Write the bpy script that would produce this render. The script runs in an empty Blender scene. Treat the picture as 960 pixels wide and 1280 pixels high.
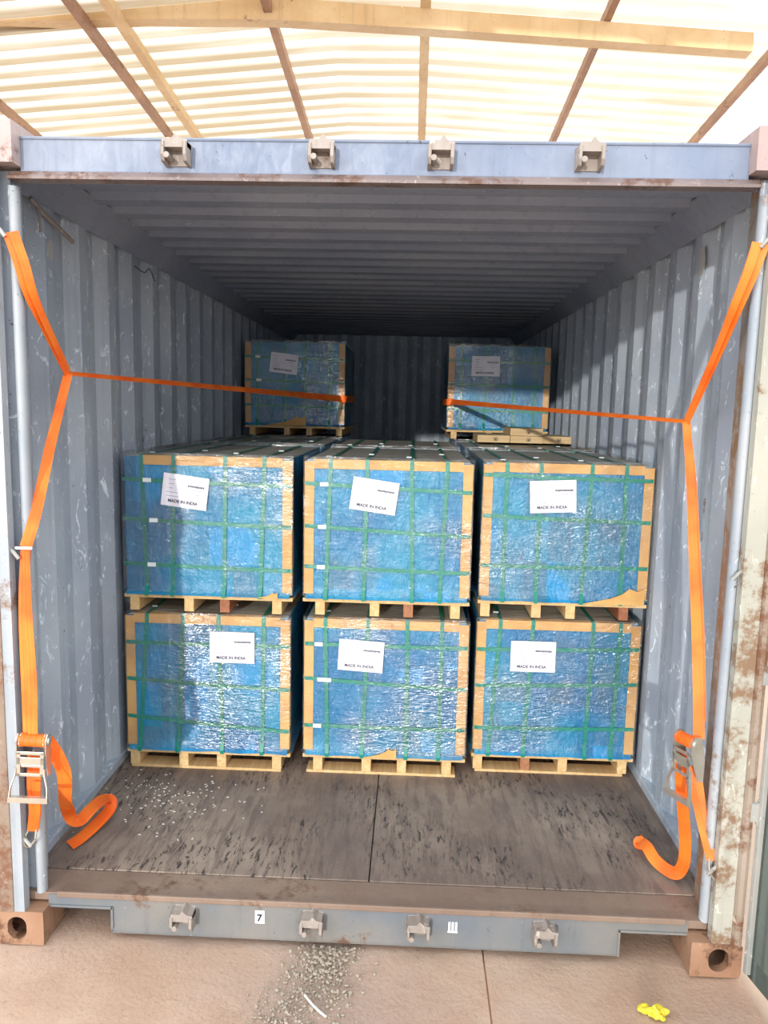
import bpy, bmesh, math, random
from mathutils import Vector, Matrix, noise
random.seed(7)
C = bpy.context.scene.collection
V = Vector
# ------------------------------------------------------------------ camera, world, sun, exposure
def make_camera():
    x, y, z, yaw, pit, rol, f = 0.1190, -2.2859, 1.6358, -0.0348, 0.1352, 0.0223, 958.55
    cy, sy, cp, sp = math.cos(yaw), math.sin(yaw), math.cos(pit), math.sin(pit)
    F = V((sy*cp, cy*cp, -sp)); R = V((cy, -sy, 0)); U = R.cross(F)
    c, s = math.cos(rol), math.sin(rol)
    R2 = R*c + U*s; U2 = U*c - R*s
    cam = bpy.data.cameras.new('camera'); o = bpy.data.objects.new('camera', cam); C.objects.link(o)
    m = Matrix((R2, U2, -F)).transposed().to_4x4(); m.translation = V((x, y, z)); o.matrix_world = m
    cam.sensor_fit = 'VERTICAL'; cam.sensor_height = 36; cam.lens = f/1280*36
    cam.clip_start = .05; cam.clip_end = 200
    bpy.context.scene.camera = o
make_camera()
w = bpy.data.worlds.new('world'); bpy.context.scene.world = w; w.use_nodes = True
bg = w.node_tree.nodes['Background']; bg.inputs[0].default_value = (0.93, 0.96, 1.0, 1); bg.inputs[1].default_value = 2.1
sun = bpy.data.lights.new('sun', 'SUN'); sun.energy = 1.9; sun.angle = math.radians(1.2); sun.color = (1, .95, .88)
so = bpy.data.objects.new('sun', sun); C.objects.link(so); so.location = (0, -8, 5)
so.rotation_euler = V((0.20, 1, -0.162)).to_track_quat('-Z', 'Y').to_euler()
vs = bpy.context.scene.view_settings
vs.view_transform = 'Standard'; vs.look = 'None'; vs.gamma = 1; vs.exposure = 0.28; vs.use_curve_mapping = False

# ------------------------------------------------------------------ material helpers
def srgb(r, g, b):
    f = lambda c: c/12.92 if c <= .04045 else ((c+.055)/1.055)**2.4
    return (f(r/255), f(g/255), f(b/255), 1)
class N:
    def __init__(s, name):
        s.m = bpy.data.materials.new(name); s.m.use_nodes = True
        s.t = s.m.node_tree; s.t.nodes.clear(); s.tc = None
        s.out = s.n('ShaderNodeOutputMaterial')
    def n(s, k, **kw):
        x = s.t.nodes.new(k)
        for a, b in kw.items(): setattr(x, a, b)
        return x
    def l(s, a, b): s.t.links.new(a, b)
    def put(s, sock, v):
        if hasattr(v, 'default_value') or isinstance(v, bpy.types.NodeSocket): s.l(v, sock)
        else: sock.default_value = v
    def co(s, scale=(1, 1, 1), rand=0.0, rot=(0, 0, 0)):
        if not s.tc: s.tc = s.n('ShaderNodeTexCoord')
        src = s.tc.outputs['Object']
        if rand:
            oi = s.n('ShaderNodeObjectInfo'); mu = s.math('MULTIPLY', oi.outputs['Random'], rand)
            ad = s.n('ShaderNodeVectorMath', operation='ADD'); s.l(src, ad.inputs[0]); s.l(mu, ad.inputs[1]); src = ad.outputs[0]
        mp = s.n('ShaderNodeMapping'); s.l(src, mp.inputs[0]); mp.inputs['Scale'].default_value = scale; mp.inputs['Rotation'].default_value = rot
        return mp.outputs[0]
    def noise(s, co, scale=5, detail=4, rough=.55, dist=0):
        x = s.n('ShaderNodeTexNoise'); s.l(co, x.inputs['Vector']); x.inputs['Scale'].default_value = scale
        x.inputs['Detail'].default_value = detail; x.inputs['Roughness'].default_value = rough; x.inputs['Distortion'].default_value = dist
        return x.outputs['Fac']
    def ramp(s, v, a, b, c0=0., c1=1.):
        x = s.n('ShaderNodeMapRange'); x.interpolation_type = 'SMOOTHSTEP'; s.l(v, x.inputs[0])
        for i, q in enumerate((a, b, c0, c1)): x.inputs[i+1].default_value = q
        return x.outputs[0]
    def math(s, op, a, b=0.):
        x = s.n('ShaderNodeMath', operation=op); s.put(x.inputs[0], a); s.put(x.inputs[1], b); return x.outputs[0]
    def mix(s, f, a, b):
        x = s.n('ShaderNodeMix', data_type='RGBA'); s.put(x.inputs[0], f); s.put(x.inputs[6], a); s.put(x.inputs[7], b); return x.outputs[2]
    def bump(s, h, strength=.3, dist=.01):
        x = s.n('ShaderNodeBump'); s.l(h, x.inputs['Height']); x.inputs['Strength'].default_value = strength; x.inputs['Distance'].default_value = dist
        return x.outputs[0]
    def pbr(s, col, rough=.6, metal=0., normal=None, spec=.5, coat=0.):
        p = s.n('ShaderNodeBsdfPrincipled'); s.put(p.inputs['Base Color'], col); s.put(p.inputs['Roughness'], rough)
        s.put(p.inputs['Metallic'], metal); p.inputs['Specular IOR Level'].default_value = spec; p.inputs['Coat Weight'].default_value = coat
        if normal: s.l(normal, p.inputs['Normal'])
        s.l(p.outputs[0], s.out.inputs[0]); return p
    def xyz(s):
        x = s.n('ShaderNodeSeparateXYZ'); s.l(s.co(), x.inputs[0]); return x.outputs

def paint(name, base, light, rust, rust_amt=.62, scuff=.6, rough=.5, dents=.12):
    m = N(name); c = m.co(); big = m.noise(c, 1.7, 6, .6)
    col = m.mix(m.ramp(big, .35, .68), base, light)
    vs_ = m.noise(m.co((9, 9, .55)), 2.2, 5, .6)                              # runs down the steel
    col = m.mix(m.math('MULTIPLY', m.ramp(vs_, .52, .75), .35), col, (base[0]*.55, base[1]*.55, base[2]*.55, 1))
    fine = m.noise(m.co((1, 1, .45)), 26, 5, .7, 1.2)
    col = m.mix(m.ramp(fine, scuff, scuff+.09), col, (min(1, light[0]*1.5+.06), min(1, light[1]*1.5+.06), min(1, light[2]*1.45+.06), 1))
    dk = m.noise(m.co((1, 1, .5)), 44, 4, .75, 2.)
    col = m.mix(m.ramp(dk, .655, .70), col, (.045, .04, .04, 1))
    rm = m.math('MULTIPLY', m.ramp(m.noise(c, 3.1, 8, .72), rust_amt, rust_amt+.07), m.ramp(m.noise(c, 21, 5, .7), .38, .55))
    col = m.mix(rm, col, rust)
    m.pbr(col, m.ramp(fine, .3, .7, rough-.1, rough+.2), 0, m.bump(m.noise(c, 9, 6, .6), dents, .02))
    return m.m
RUST = srgb(120, 84, 62)
M = {}
M['wall'] = paint('grey_blue_wall_paint', srgb(160, 170, 184), srgb(180, 190, 200), RUST, .66, .575)
M['ceil'] = paint('grey_ceiling_paint', srgb(138, 146, 164), srgb(156, 162, 176), RUST, .69, .64)
M['header'] = paint('blue_header_paint', srgb(112, 124, 146), srgb(134, 143, 160), srgb(150, 118, 98), .66, .66)
M['lip'] = paint('rusty_header_lip', srgb(112, 98, 96), srgb(136, 122, 118), srgb(96, 66, 50), .5)
M['post'] = paint('weathered_post_paint', srgb(150, 160, 170), srgb(176, 180, 184), srgb(128, 106, 90), .56, .62)
M['rpost'] = paint('rust_worn_post_paint', srgb(172, 172, 160), srgb(190, 188, 176), srgb(138, 110, 86), .50, .6)
M['cast'] = paint('rusty_cast_steel', srgb(150, 112, 88), srgb(172, 136, 110), srgb(104, 72, 54), .50, .66)
M['rustret'] = paint('rust_stained_return_paint', srgb(152, 148, 142), srgb(170, 160, 148), srgb(150, 116, 84), .46, .6)
M['castgrey'] = paint('grey_cast_steel', srgb(158, 136, 132), srgb(180, 164, 160), srgb(124, 94, 78), .58, .66)
M['sill'] = paint('dusty_sill_paint', srgb(104, 112, 120), srgb(132, 128, 122), srgb(110, 84, 68), .60, .68)
M['keeper'] = paint('dusty_keeper_steel', srgb(140, 130, 122), srgb(166, 156, 148), srgb(112, 88, 74), .56)
M['door'] = paint('green_grey_door_paint', srgb(92, 104, 100), srgb(108, 118, 112), srgb(100, 80, 66), .68)
M['rod'] = paint('locking_rod_steel', srgb(150, 152, 148), srgb(174, 172, 166), srgb(120, 92, 74), .58)

def mat_plywood():
    m = N('worn_brown_plywood'); c = m.co()
    col = m.mix(m.ramp(m.noise(c, 1.3, 5, .6), .38, .66), srgb(118, 102, 92), srgb(162, 144, 128))
    st = m.noise(m.co((11, 1.6, 1)), 2.4, 6, .65, .4)
    col = m.mix(m.math('MULTIPLY', m.ramp(st, .45, .62), .6), col, srgb(104, 90, 84))
    bl = m.math('MULTIPLY', m.ramp(m.noise(m.co((7, 1.5, 1)), 9, 5, .75, .5), .53, .60), m.ramp(m.noise(c, 2.3, 3, .5), .42, .56))
    col = m.mix(m.math('MULTIPLY', bl, .9), col, srgb(44, 38, 38))
    col = m.mix(m.math('MULTIPLY', m.ramp(m.noise(c, 60, 3, .6), .6, .72), .35), col, srgb(170, 156, 140))
    m.pbr(col, m.ramp(st, .3, .7, .5, .75), 0, m.bump(m.noise(m.co((12, 2, 1)), 8, 5, .6), .25, .006)); return m.m
def mat_concrete():
    m = N('pale_rough_concrete'); c = m.co()
    col = m.mix(m.ramp(m.noise(c, 2.2, 6, .6), .35, .65), srgb(232, 202, 176), srgb(246, 224, 202))
    col = m.mix(m.math('MULTIPLY', m.ramp(m.noise(m.co((1, 1, 1)), 1.1, 3, .5), .5, .7), .5), col, srgb(204, 176, 170))
    col = m.mix(m.math('MULTIPLY', m.ramp(m.noise(c, 48, 6, .75), .54, .70), .5), col, srgb(198, 166, 146))
    h = m.math('ADD', m.noise(c, 14, 6, .65), m.math('MULTIPLY', m.noise(c, 60, 4, .7), .6))
    m.pbr(col, .9, 0, m.bump(h, .4, .012), .2); return m.m
def mat_wood(name, a, b):
    m = N(name); oi = m.n('ShaderNodeObjectInfo')
    g = m.noise(m.co((22, 1.2, 22), 20), 2, 5, .6, .8)
    col = m.mix(m.ramp(g, .35, .65), a, b)
    col = m.mix(m.math('MULTIPLY', oi.outputs['Random'], .3), col, srgb(196, 158, 112))
    m.pbr(col, .75, 0, m.bump(g, .2, .004), .3); return m.m
def mat_blue():
    m = N('blue_plastic_sheet'); oi = m.n('ShaderNodeObjectInfo')
    x = m.xyz()
    rn = m.math('MULTIPLY', oi.outputs['Random'], 37.)
    ix = m.math('FLOOR', m.math('ADD', m.math('MULTIPLY', x[0], 9.5), rn)); iz = m.math('FLOOR', m.math('ADD', m.math('MULTIPLY', x[2], 5.2), rn))
    cb = m.n('ShaderNodeCombineXYZ'); m.l(ix, cb.inputs[0]); m.l(iz, cb.inputs[1])
    wn = m.n('ShaderNodeTexWhiteNoise', noise_dimensions='2D'); m.l(cb.outputs[0], wn.inputs['Vector'])
    c = m.co((1, 1, 1), 11)
    base = m.mix(m.ramp(m.noise(c, 2.6, 4, .5), .36, .64), srgb(8, 108, 160), srgb(22, 140, 178))
    base = m.mix(m.math('MULTIPLY', oi.outputs['Random'], .35), base, srgb(30, 132, 170))
    grey = m.math('MULTIPLY', m.ramp(wn.outputs['Value'], .62, .8), m.ramp(m.noise(c, 3.3, 2, .5), .42, .56))
    col = m.mix(m.math('MULTIPLY', grey, .6), base, srgb(72, 112, 140))
    br = m.math('MULTIPLY', m.ramp(wn.outputs['Value'], .36, .2), m.ramp(m.noise(c, 4.1, 2, .5), .5, .6))
    col = m.mix(m.math('MULTIPLY', br, .8), col, srgb(0, 142, 200))
    wr = m.noise(m.co((2.4, 2.4, 1), 11, (0, .5, 0)), 7, 5, .6, 1.5)
    m.pbr(col, .38, 0, m.bump(wr, .55, .02), .5); return m.m
def mat_card(name='cardboard', a=(200, 154, 92), b=(216, 172, 108)):
    m = N(name); c = m.co((1, 1, 1), 9)
    m.pbr(m.mix(m.ramp(m.noise(c, 6, 4, .6), .35, .65), srgb(*a), srgb(*b)), .7, 0, m.bump(m.noise(c, 30, 3, .5), .1, .003), .3); return m.m
def mat_top():
    m = N('grey_cover_board'); c = m.co((1, 3, 1), 9)
    col = m.mix(m.ramp(m.noise(c, 4, 5, .6), .35, .65), srgb(158, 158, 148), srgb(190, 186, 174))
    m.pbr(col, .4, 0, m.bump(m.noise(m.co((1.5, 4, 1), 9), 9, 5, .6, 1), .7, .012), .5); return m.m
def mat_film():
    m = N('clear_stretch_film'); m.m.blend_method = 'HASHED' if hasattr(m.m, 'blend_method') else m.m.blend_method
    a = m.noise(m.co((1.5, 1.5, 6.8), 13), 8, 2.5, .6, 1.6)
    b = m.noise(m.co((2.2, 2.2, 6.5), 17, (0, .55, 0)), 8, 2.5, .6, 2.2)
    d = m.noise(m.co((1, 1, 1), 23), 2.4, 3, .5)
    h = m.math('ADD', m.math('MULTIPLY', a, m.ramp(d, .38, .55, .5, 1.1)), m.math('MULTIPLY', b, m.ramp(d, .62, .45, .3, 1.)))
    nrm = m.bump(h, 1., .0075)
    gl = m.n('ShaderNodeBsdfAnisotropic' if False else 'ShaderNodeBsdfGlossy'); gl.inputs['Roughness'].default_value = .17
    gl.inputs['Color'].default_value = (1, 1, 1, 1); m.l(nrm, gl.inputs['Normal'])
    df = m.n('ShaderNodeBsdfDiffuse'); df.inputs['Color'].default_value = (.75, .84, .9, 1); m.l(nrm, df.inputs['Normal'])
    tr = m.n('ShaderNodeBsdfTransparent'); fr = m.n('ShaderNodeFresnel'); fr.inputs[0].default_value = 1.5; m.l(nrm, fr.inputs['Normal'])
    fac = m.math('MULTIPLY', m.math('ADD', m.math('MULTIPLY', fr.outputs[0], .5), .10), m.ramp(d, .42, .60, .3, 1.3))
    m1 = m.n('ShaderNodeMixShader'); m.l(m.math('MULTIPLY', m.ramp(h, .6, 1.1), .05), m1.inputs[0]); m.l(tr.outputs[0], m1.inputs[1]); m.l(df.outputs[0], m1.inputs[2])
    m2 = m.n('ShaderNodeMixShader'); m.l(fac, m2.inputs[0]); m.l(m1.outputs[0], m2.inputs[1]); m.l(gl.outputs[0], m2.inputs[2])
    m.l(m2.outputs[0], m.out.inputs[0]); return m.m
def mat_web():
    m = N('orange_webbing'); wv = m.noise(m.co((1, 1, 1)), 120, 2, .5)
    col = m.mix(m.ramp(m.noise(m.co(), 7, 3, .5), .35, .65), srgb(246, 104, 28), srgb(255, 132, 44))
    m.pbr(col, .55, 0, m.bump(wv, .3, .002), .4); return m.m
def plain(name, c, rough=.5, metal=0., spec=.5):
    m = N(name); k = m.noise(m.co(), 30, 3, .6)
    m.pbr(m.mix(m.math('MULTIPLY', m.ramp(k, .3, .7), .25), c, (c[0]*.7, c[1]*.7, c[2]*.7, 1)), rough, metal, m.bump(k, .05, .002), spec); return m.m
def mat_sheet():
    m = N('translucent_roof_sheet'); c = m.co()
    col = m.mix(m.ramp(m.noise(c, .8, 5, .6), .35, .65), srgb(226, 214, 192), srgb(244, 238, 226))
    ph = m.math('SINE', m.math('MULTIPLY', m.xyz()[1], 2*math.pi/.20))
    tan_bands = m.math('MULTIPLY', m.ramp(ph, .75, -.5), m.ramp(m.noise(m.co((.25, 2, 1)), 1.6, 4, .6), .2, .6, .45, 1.))  # tan bands along the low parts of the corrugation, broken up by noise
    tan_bands = m.math('MULTIPLY', tan_bands, m.ramp(m.xyz()[0], -1.5, 1.5, 1., .55))  # bands weaker towards the right
    col = m.mix(tan_bands, col, srgb(172, 152, 122))
    st = m.noise(m.co((.3, 4, 1)), 2.2, 4, .6)
    col = m.mix(m.math('MULTIPLY', m.ramp(st, .5, .7), .4), col, srgb(176, 152, 120))
    t = m.n('ShaderNodeBsdfTranslucent'); m.l(col, t.inputs[0]); d = m.n('ShaderNodeBsdfDiffuse'); m.l(col, d.inputs[0])
    x = m.n('ShaderNodeMixShader'); x.inputs[0].default_value = .22; m.l(t.outputs[0], x.inputs[1]); m.l(d.outputs[0], x.inputs[2])
    m.l(x.outputs[0], m.out.inputs[0]); return m.m
M['ply'] = mat_plywood(); M['ground'] = mat_concrete()
M['wood'] = mat_wood('pale_pallet_wood', srgb(226, 196, 146), srgb(206, 170, 116))
M['redwood'] = mat_wood('reddish_pallet_wood', srgb(170, 112, 84), srgb(140, 88, 64))
M['blue'] = mat_blue(); M['card'] = mat_card(); M['box'] = mat_card('tan_carton', (206, 176, 132), (220, 194, 150)); M['top'] = mat_top(); M['film'] = mat_film()
M['web'] = mat_web(); M['green'] = plain('green_strapping', srgb(0, 132, 112), .4); M['white'] = plain('white_plastic', srgb(228, 236, 238), .5)
M['paper'] = plain('white_paper', srgb(238, 236, 246), .7, 0, .2); M['ink'] = plain('grey_ink', srgb(56, 56, 76), .8); M['ink2'] = plain('faint_ink', srgb(156, 156, 178), .8)
M['steel'] = plain('zinc_plated_steel', srgb(206, 202, 190), .32, .75); M['dark'] = plain('dark_rubber', srgb(34, 32, 32), .7)
M['sheet'] = mat_sheet(); M['beam'] = paint('peeling_cream_beam_paint', srgb(206, 172, 126), srgb(222, 194, 152), srgb(150, 112, 84), .62, .66)
M['purlin'] = paint('brown_purlin_paint', srgb(150, 112, 88), srgb(176, 138, 108), srgb(110, 78, 60), .55)
M['stone'] = plain('pale_gravel', srgb(166, 154, 138), .9); M['yellow'] = plain('yellow_wrapper', srgb(226, 206, 60), .5); M['chip'] = plain('white_foam_chip', srgb(220, 212, 204), .8)
M['patch'] = plain('bare_primer_patch', srgb(186, 184, 180), .7); M['black'] = plain('black_marking', srgb(40, 36, 40), .8)

# ------------------------------------------------------------------ mesh helpers
def link(name, me, m, parent=None, mats=None):
    o = bpy.data.objects.new(name, me)
    if m: me.materials.append(m)
    C.objects.link(o)
    if parent is not None:
        o.parent = parent
        l = V((0, 0, 0)); p = parent
        while p is not None:
            if p.get('abs'): l = V(p['abs']); break
            p = p.parent
        if parent.get('abs'): o.matrix_parent_inverse = Matrix.Translation(-l)
    return o
def mk(name, bm, m, parent=None, smooth=False, bevel=0):
    me = bpy.data.meshes.new(name)
    if bevel:
        bmesh.ops.bevel(bm, geom=[e for e in bm.edges if len(e.link_faces) == 2 and e.calc_face_angle(0) > .5], offset=bevel, segments=2, affect='EDGES', profile=.6)
    bmesh.ops.recalc_face_normals(bm, faces=bm.faces[:])
    bm.to_mesh(me); bm.free()
    if smooth:
        for p in me.polygons: p.use_smooth = True
        try: me.set_sharp_from_angle(angle=math.radians(38))
        except Exception: pass
    return link(name, me, m, parent)
def nb(): return bmesh.new()
def box(bm, a, b, mat=None):
    c = [(a[i]+b[i])/2 for i in range(3)]; s = [abs(b[i]-a[i]) for i in range(3)]
    r = bmesh.ops.create_cube(bm, size=1, matrix=(mat or Matrix()) @ Matrix.Translation(c) @ Matrix.Diagonal((*s, 1)))
    return r['verts']
def boxes(*bs):
    bm = nb()
    for a, b in bs: box(bm, a, b)
    return bm
def cyl(bm, a, b, r, n=16, r2=None):
    a, b = V(a), V(b); d = b-a
    bmesh.ops.create_cone(bm, cap_ends=True, segments=n, radius1=r, radius2=r if r2 is None else r2, depth=d.length,
        matrix=Matrix.Translation((a+b)/2) @ d.to_track_quat('Z', 'Y').to_matrix().to_4x4())
def tube(bm, pts, r, n=10):
    pts = [V(p) for p in pts]; rings = []; up = V((0.3, .2, 1)).normalized()
    for i, p in enumerate(pts):
        d = (pts[min(i+1, len(pts)-1)]-pts[max(i-1, 0)]).normalized()
        u = d.cross(up)
        if u.length < .1: u = d.cross(V((1, 0, 0)))
        u.normalize(); w_ = d.cross(u)
        rings.append([bm.verts.new(p+(u*math.cos(t)+w_*math.sin(t))*r) for t in [2*math.pi*k/n for k in range(n)]])
    for a, b in zip(rings, rings[1:]):
        for k in range(n): bm.faces.new((a[k], a[(k+1) % n], b[(k+1) % n], b[k]))
    bm.faces.new(rings[0]); bm.faces.new(rings[-1][::-1])
def prism(bm, poly, axis, a, b):
    """closed polygon (2D) extruded along axis 'x','y','z' from a to b"""
    def P(u, v, t): return {'x': (t, u, v), 'y': (u, t, v), 'z': (u, v, t)}[axis]
    A = [bm.verts.new(P(u, v, a)) for u, v in poly]; B = [bm.verts.new(P(u, v, b)) for u, v in poly]; n = len(poly)
    for i in range(n): bm.faces.new((A[i], A[(i+1) % n], B[(i+1) % n], B[i]))
    bm.faces.new(A); bm.faces.new(B[::-1])
def strip_prism(bm, pts, off, axis, a, b):
    """open profile pts, thickened by vector off, extruded along axis"""
    def P(u, v, t): return {'x': (t, u, v), 'y': (u, t, v), 'z': (u, v, t)}[axis]
    A = [bm.verts.new(P(u, v, a)) for u, v in pts]; B = [bm.verts.new(P(u, v, b)) for u, v in pts]
    A2 = [bm.verts.new(P(u+off[0], v+off[1], a)) for u, v in pts]; B2 = [bm.verts.new(P(u+off[0], v+off[1], b)) for u, v in pts]
    n = len(pts)
    for i in range(n-1):
        bm.faces.new((A[i], A[i+1], B[i+1], B[i])); bm.faces.new((A2[i], B2[i], B2[i+1], A2[i+1]))
        bm.faces.new((A[i], A2[i], A2[i+1], A[i+1])); bm.faces.new((B[i], B[i+1], B2[i+1], B2[i]))
    for i in (0, n-1): bm.faces.new((A[i], B[i], B2[i], A2[i]))
def spline(pts, n=8):
    """Catmull-Rom through tuples of any size"""
    out = []; L = len(pts)
    for i in range(L-1):
        p0, p1, p2, p3 = pts[max(i-1, 0)], pts[i], pts[i+1], pts[min(i+2, L-1)]
        for k in range(n):
            t = k/n
            out.append(tuple(.5*(2*b+(c-a)*t+(2*a-5*b+4*c-d)*t*t+(3*b-a-3*c+d)*t**3) for a, b, c, d in zip(p0, p1, p2, p3)))
    out.append(tuple(pts[-1])); return out
def ribbon(bm, pts, ws, th):
    """flat band: centre points, half width vectors, thickness"""
    rings = []; n = len(pts)
    for i in range(n):
        p = V(pts[i]); w_ = V(ws[i]); d = (V(pts[min(i+1, n-1)])-V(pts[max(i-1, 0)])).normalized()
        nr = d.cross(w_).normalized()*th/2
        rings.append([bm.verts.new(q) for q in (p-w_-nr, p+w_-nr, p+w_+nr, p-w_+nr)])
    for a, b in zip(rings, rings[1:]):
        for k in range(4): bm.faces.new((a[k], a[(k+1) % 4], b[(k+1) % 4], b[k]))
    bm.faces.new(rings[0]); bm.faces.new(rings[-1][::-1])
def empty(name, loc, label=None, cat=None, group=None, absolute=True, rz=0):
    o = bpy.data.objects.new(name, None); C.objects.link(o); o.location = loc; o.rotation_euler.z = rz
    o.empty_display_size = .1
    if absolute: o['abs'] = list(loc)
    if label: o['label'] = label
    if cat: o['category'] = cat
    if group: o['group'] = group
    return o
def tag(o, label, cat, group=None, kind=None):
    o['label'] = label; o['category'] = cat
    if group: o['group'] = group
    if kind: o['kind'] = kind
    return o
def text_mesh(s, size, name, m, parent, mat):
    cu = bpy.data.curves.new('txt', 'FONT'); cu.body = s; cu.size = size; cu.align_x = 'CENTER'; cu.align_y = 'CENTER'; cu.extrude = .0004; cu.offset = size*.03
    t = bpy.data.objects.new('txt', cu); C.objects.link(t)
    me = bpy.data.meshes.new_from_object(t.evaluated_get(bpy.context.evaluated_depsgraph_get()))
    bpy.data.objects.remove(t); bpy.data.curves.remove(cu)
    me.transform(mat); me.name = name
    return link(name, me, m, parent)

# ------------------------------------------------------------------ the setting: ground and shed roof
GZ = -.158
def ground():
    bm = nb()
    def slab(x0, x1, y0, y1, dz):
        nx, ny = max(2, int((x1-x0)/.05)), max(2, int((y1-y0)/.05))
        g = [[bm.verts.new((x0+(x1-x0)*i/nx, y0+(y1-y0)*j/ny, GZ+dz+.004*noise.noise(V((x0+(x1-x0)*i/nx, y0+(y1-y0)*j/ny, 0))*6)-.004)) for j in range(ny+1)] for i in range(nx+1)]
        for i in range(nx):
            for j in range(ny): bm.faces.new((g[i][j], g[i+1][j], g[i+1][j+1], g[i][j+1]))
    slab(-1.9, .397, -1.2, .5, 0); slab(.403, 1.225, -1.2, .5, -.004)
    bmesh.ops.solidify(bm, geom=bm.faces[:], thickness=.05)
    o = mk('floor', bm, M['ground'], smooth=True); o['kind'] = 'structure'
    bm = boxes(((-14, -14, GZ-.2), (14, 16, GZ-.035)))
    o = mk('ground', bm, plain('dull_outer_concrete', srgb(196, 172, 150), .9)); o['kind'] = 'structure'
ground()
def roof_z(x, y):
    z = 4.56-.068*(y-3.66)
    return z-(.085*(-.6-x) if x < -.6 else 0)-(.06*(x-.15) if x > .15 else 0)
def roof():
    bm = nb(); xs = [-7, -5, -3, -1.8, -.6, .15, 1.4, 2.75]; ys = [1.2+.025*k for k in range(int(8.4/.025))]
    g = [[bm.verts.new((x, y, roof_z(x, y)+.018*math.sin(2*math.pi*y/.20))) for y in ys] for x in xs]
    for i in range(len(xs)-1):
        for j in range(len(ys)-1): bm.faces.new((g[i][j], g[i+1][j], g[i+1][j+1], g[i][j+1]))
    o = mk('ceiling', bm, M['sheet'], smooth=False); o['kind'] = 'structure'
    bm = nb()                                                                      # cream cross beam
    xs = [-6, -3, -1.9, -.97, .13, 1.3, 2.45]; zb = [4.20, 4.36, 4.385, 4.385, 4.33, 4.26, 4.19]; zt = [.2, .19, .17, .15, .135, .13, .125]; prev = None
    for x, z, t in zip(xs, zb, zt):
        r = [bm.verts.new(p) for p in ((x, 3.62, z), (x, 3.74, z), (x, 3.74, z+t), (x, 3.62, z+t))]
        if prev:
            for k in range(4): bm.faces.new((prev[k], prev[(k+1) % 4], r[(k+1) % 4], r[k]))
        else: bm.faces.new(r)
        prev = r
    bm.faces.new(prev[::-1])
    o = mk('trim_1', bm, M['beam'], bevel=.008); o['kind'] = 'structure'
    bm = nb(); box(bm, (-6, 2.95, 4.53), (-.9, 3.03, 4.63), Matrix.Rotation(math.radians(0), 4, 'Y'))
    o = mk('trim_2', bm, M['beam'], bevel=.008); o['kind'] = 'structure'
    n = 3
    for x0, wd in ((-3.55, .05), (-2.33, .055), (-2.08, .07), (-1.0, .06), (.13, .075), (1.42, .05), (2.72, .05)):
        bm = nb(); a, b = 1.25, 9.3; za, zb_ = roof_z(x0, a)-.03, roof_z(x0, b)-.03
        A = [bm.verts.new(p) for p in ((x0-wd/2, a, za-.07), (x0+wd/2, a, za-.07), (x0+wd/2, a, za), (x0-wd/2, a, za))]
        B = [bm.verts.new(p) for p in ((x0-wd/2, b, zb_-.07), (x0+wd/2, b, zb_-.07), (x0+wd/2, b, zb_), (x0-wd/2, b, zb_))]
        for k in range(4): bm.faces.new((A[k], A[(k+1) % 4], B[(k+1) % 4], B[k]))
        bm.faces.new(A); bm.faces.new(B[::-1])
        o = mk('trim_%d' % n, bm, M['purlin' if wd < .07 else 'beam']); o['kind'] = 'structure'; n += 1
roof()

# ------------------------------------------------------------------ the container
HW = 1.219
con = empty('shipping_container', (0, 3.03, GZ), 'weathered grey-blue corrugated shipping container, its open end towards the viewer', 'container')
def corr(y0, y1, pitch, first):
    """corrugation across y: (depth 0 inner / 1 outer)"""
    pts = [(y0, 0)]; y = first
    # slope centre facing the doors (outer -> inner) at `first`
    while y+.2 < y1:
        pts += [(y-.105-.034*1-.068, 0), (y-.105-.034, 1), (y-.034, 1), (y+.034, 0)] if False else []
        y += pitch
    pts = [(y0, 0)]; y = first
    while y < y1-.05:
        pts += [(y-.172, 0), (y-.104, 1), (y-.034, 1), (y+.034, 0)]
        y += pitch
    pts.append((y1, 0))
    return [p for i, p in enumerate(pts) if i == 0 or p[0] > pts[i-1][0]+1e-4]
for s, first in ((-1, .40), (1, .40)):
    bm = nb(); pts = [(s*(1.176+.036*d), y) for y, d in corr(.12, 5.94, .278, first)]
    strip_prism(bm, pts, (s*.003, 0), 'z', -.03, 2.42)
    wl = mk('side_wall', bm, M['wall'], con)
    bm = boxes(((s*1.16, .1, 2.36), (s*HW, 6.0, 2.43))); prism(bm, [(s*1.176, 2.30), (s*1.176, 2.395), (s*1.10, 2.395)], 'y', .12, 5.94)
    mk('top_rail', bm, M['ceil'], con)
    mk('bottom_rail', boxes(((s*1.168, .15, -.12), (s*HW, 6.0, .035))), M['wall'], con, bevel=.006)
# back wall, vertical corrugation
bm = nb(); strip_prism(bm, [(x, 5.93+.04*d) for x, d in [(-1.2+t, 0 if k else 0) for t, k in [(0, 0)]] + sum([[(-1.1+.25*i, 0), (-1.04+.25*i, 1), (-.96+.25*i, 1), (-.90+.25*i, 0)] for i in range(9)], []) + [(1.2, 0)]], (0, .003), 'z', -.03, 2.42)
mk('end_wall', bm, M['wall'], con)
# roof panel, corrugated across
bm = nb(); pts = [(.1, 2.385), (.33, 2.385)]; y = .33
while y < 5.75:
    pts += [(y+.04, 2.403), (y+.095, 2.403), (y+.135, 2.383), (y+.209, 2.383)]; y += .209
pts.append((6.02, 2.385)); strip_prism(bm, pts, (0, .003), 'x', -1.17, 1.17)
mk('roof_panel', bm, M['ceil'], con)
# front gutter plate behind the header
mk('roof_panel_edge', boxes(((-1.12, .10, 2.365), (1.12, .17, 2.383)), ((-1.12, .27, 2.372), (1.12, .30, 2.384))), M['ceil'], con, bevel=.004)
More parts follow.
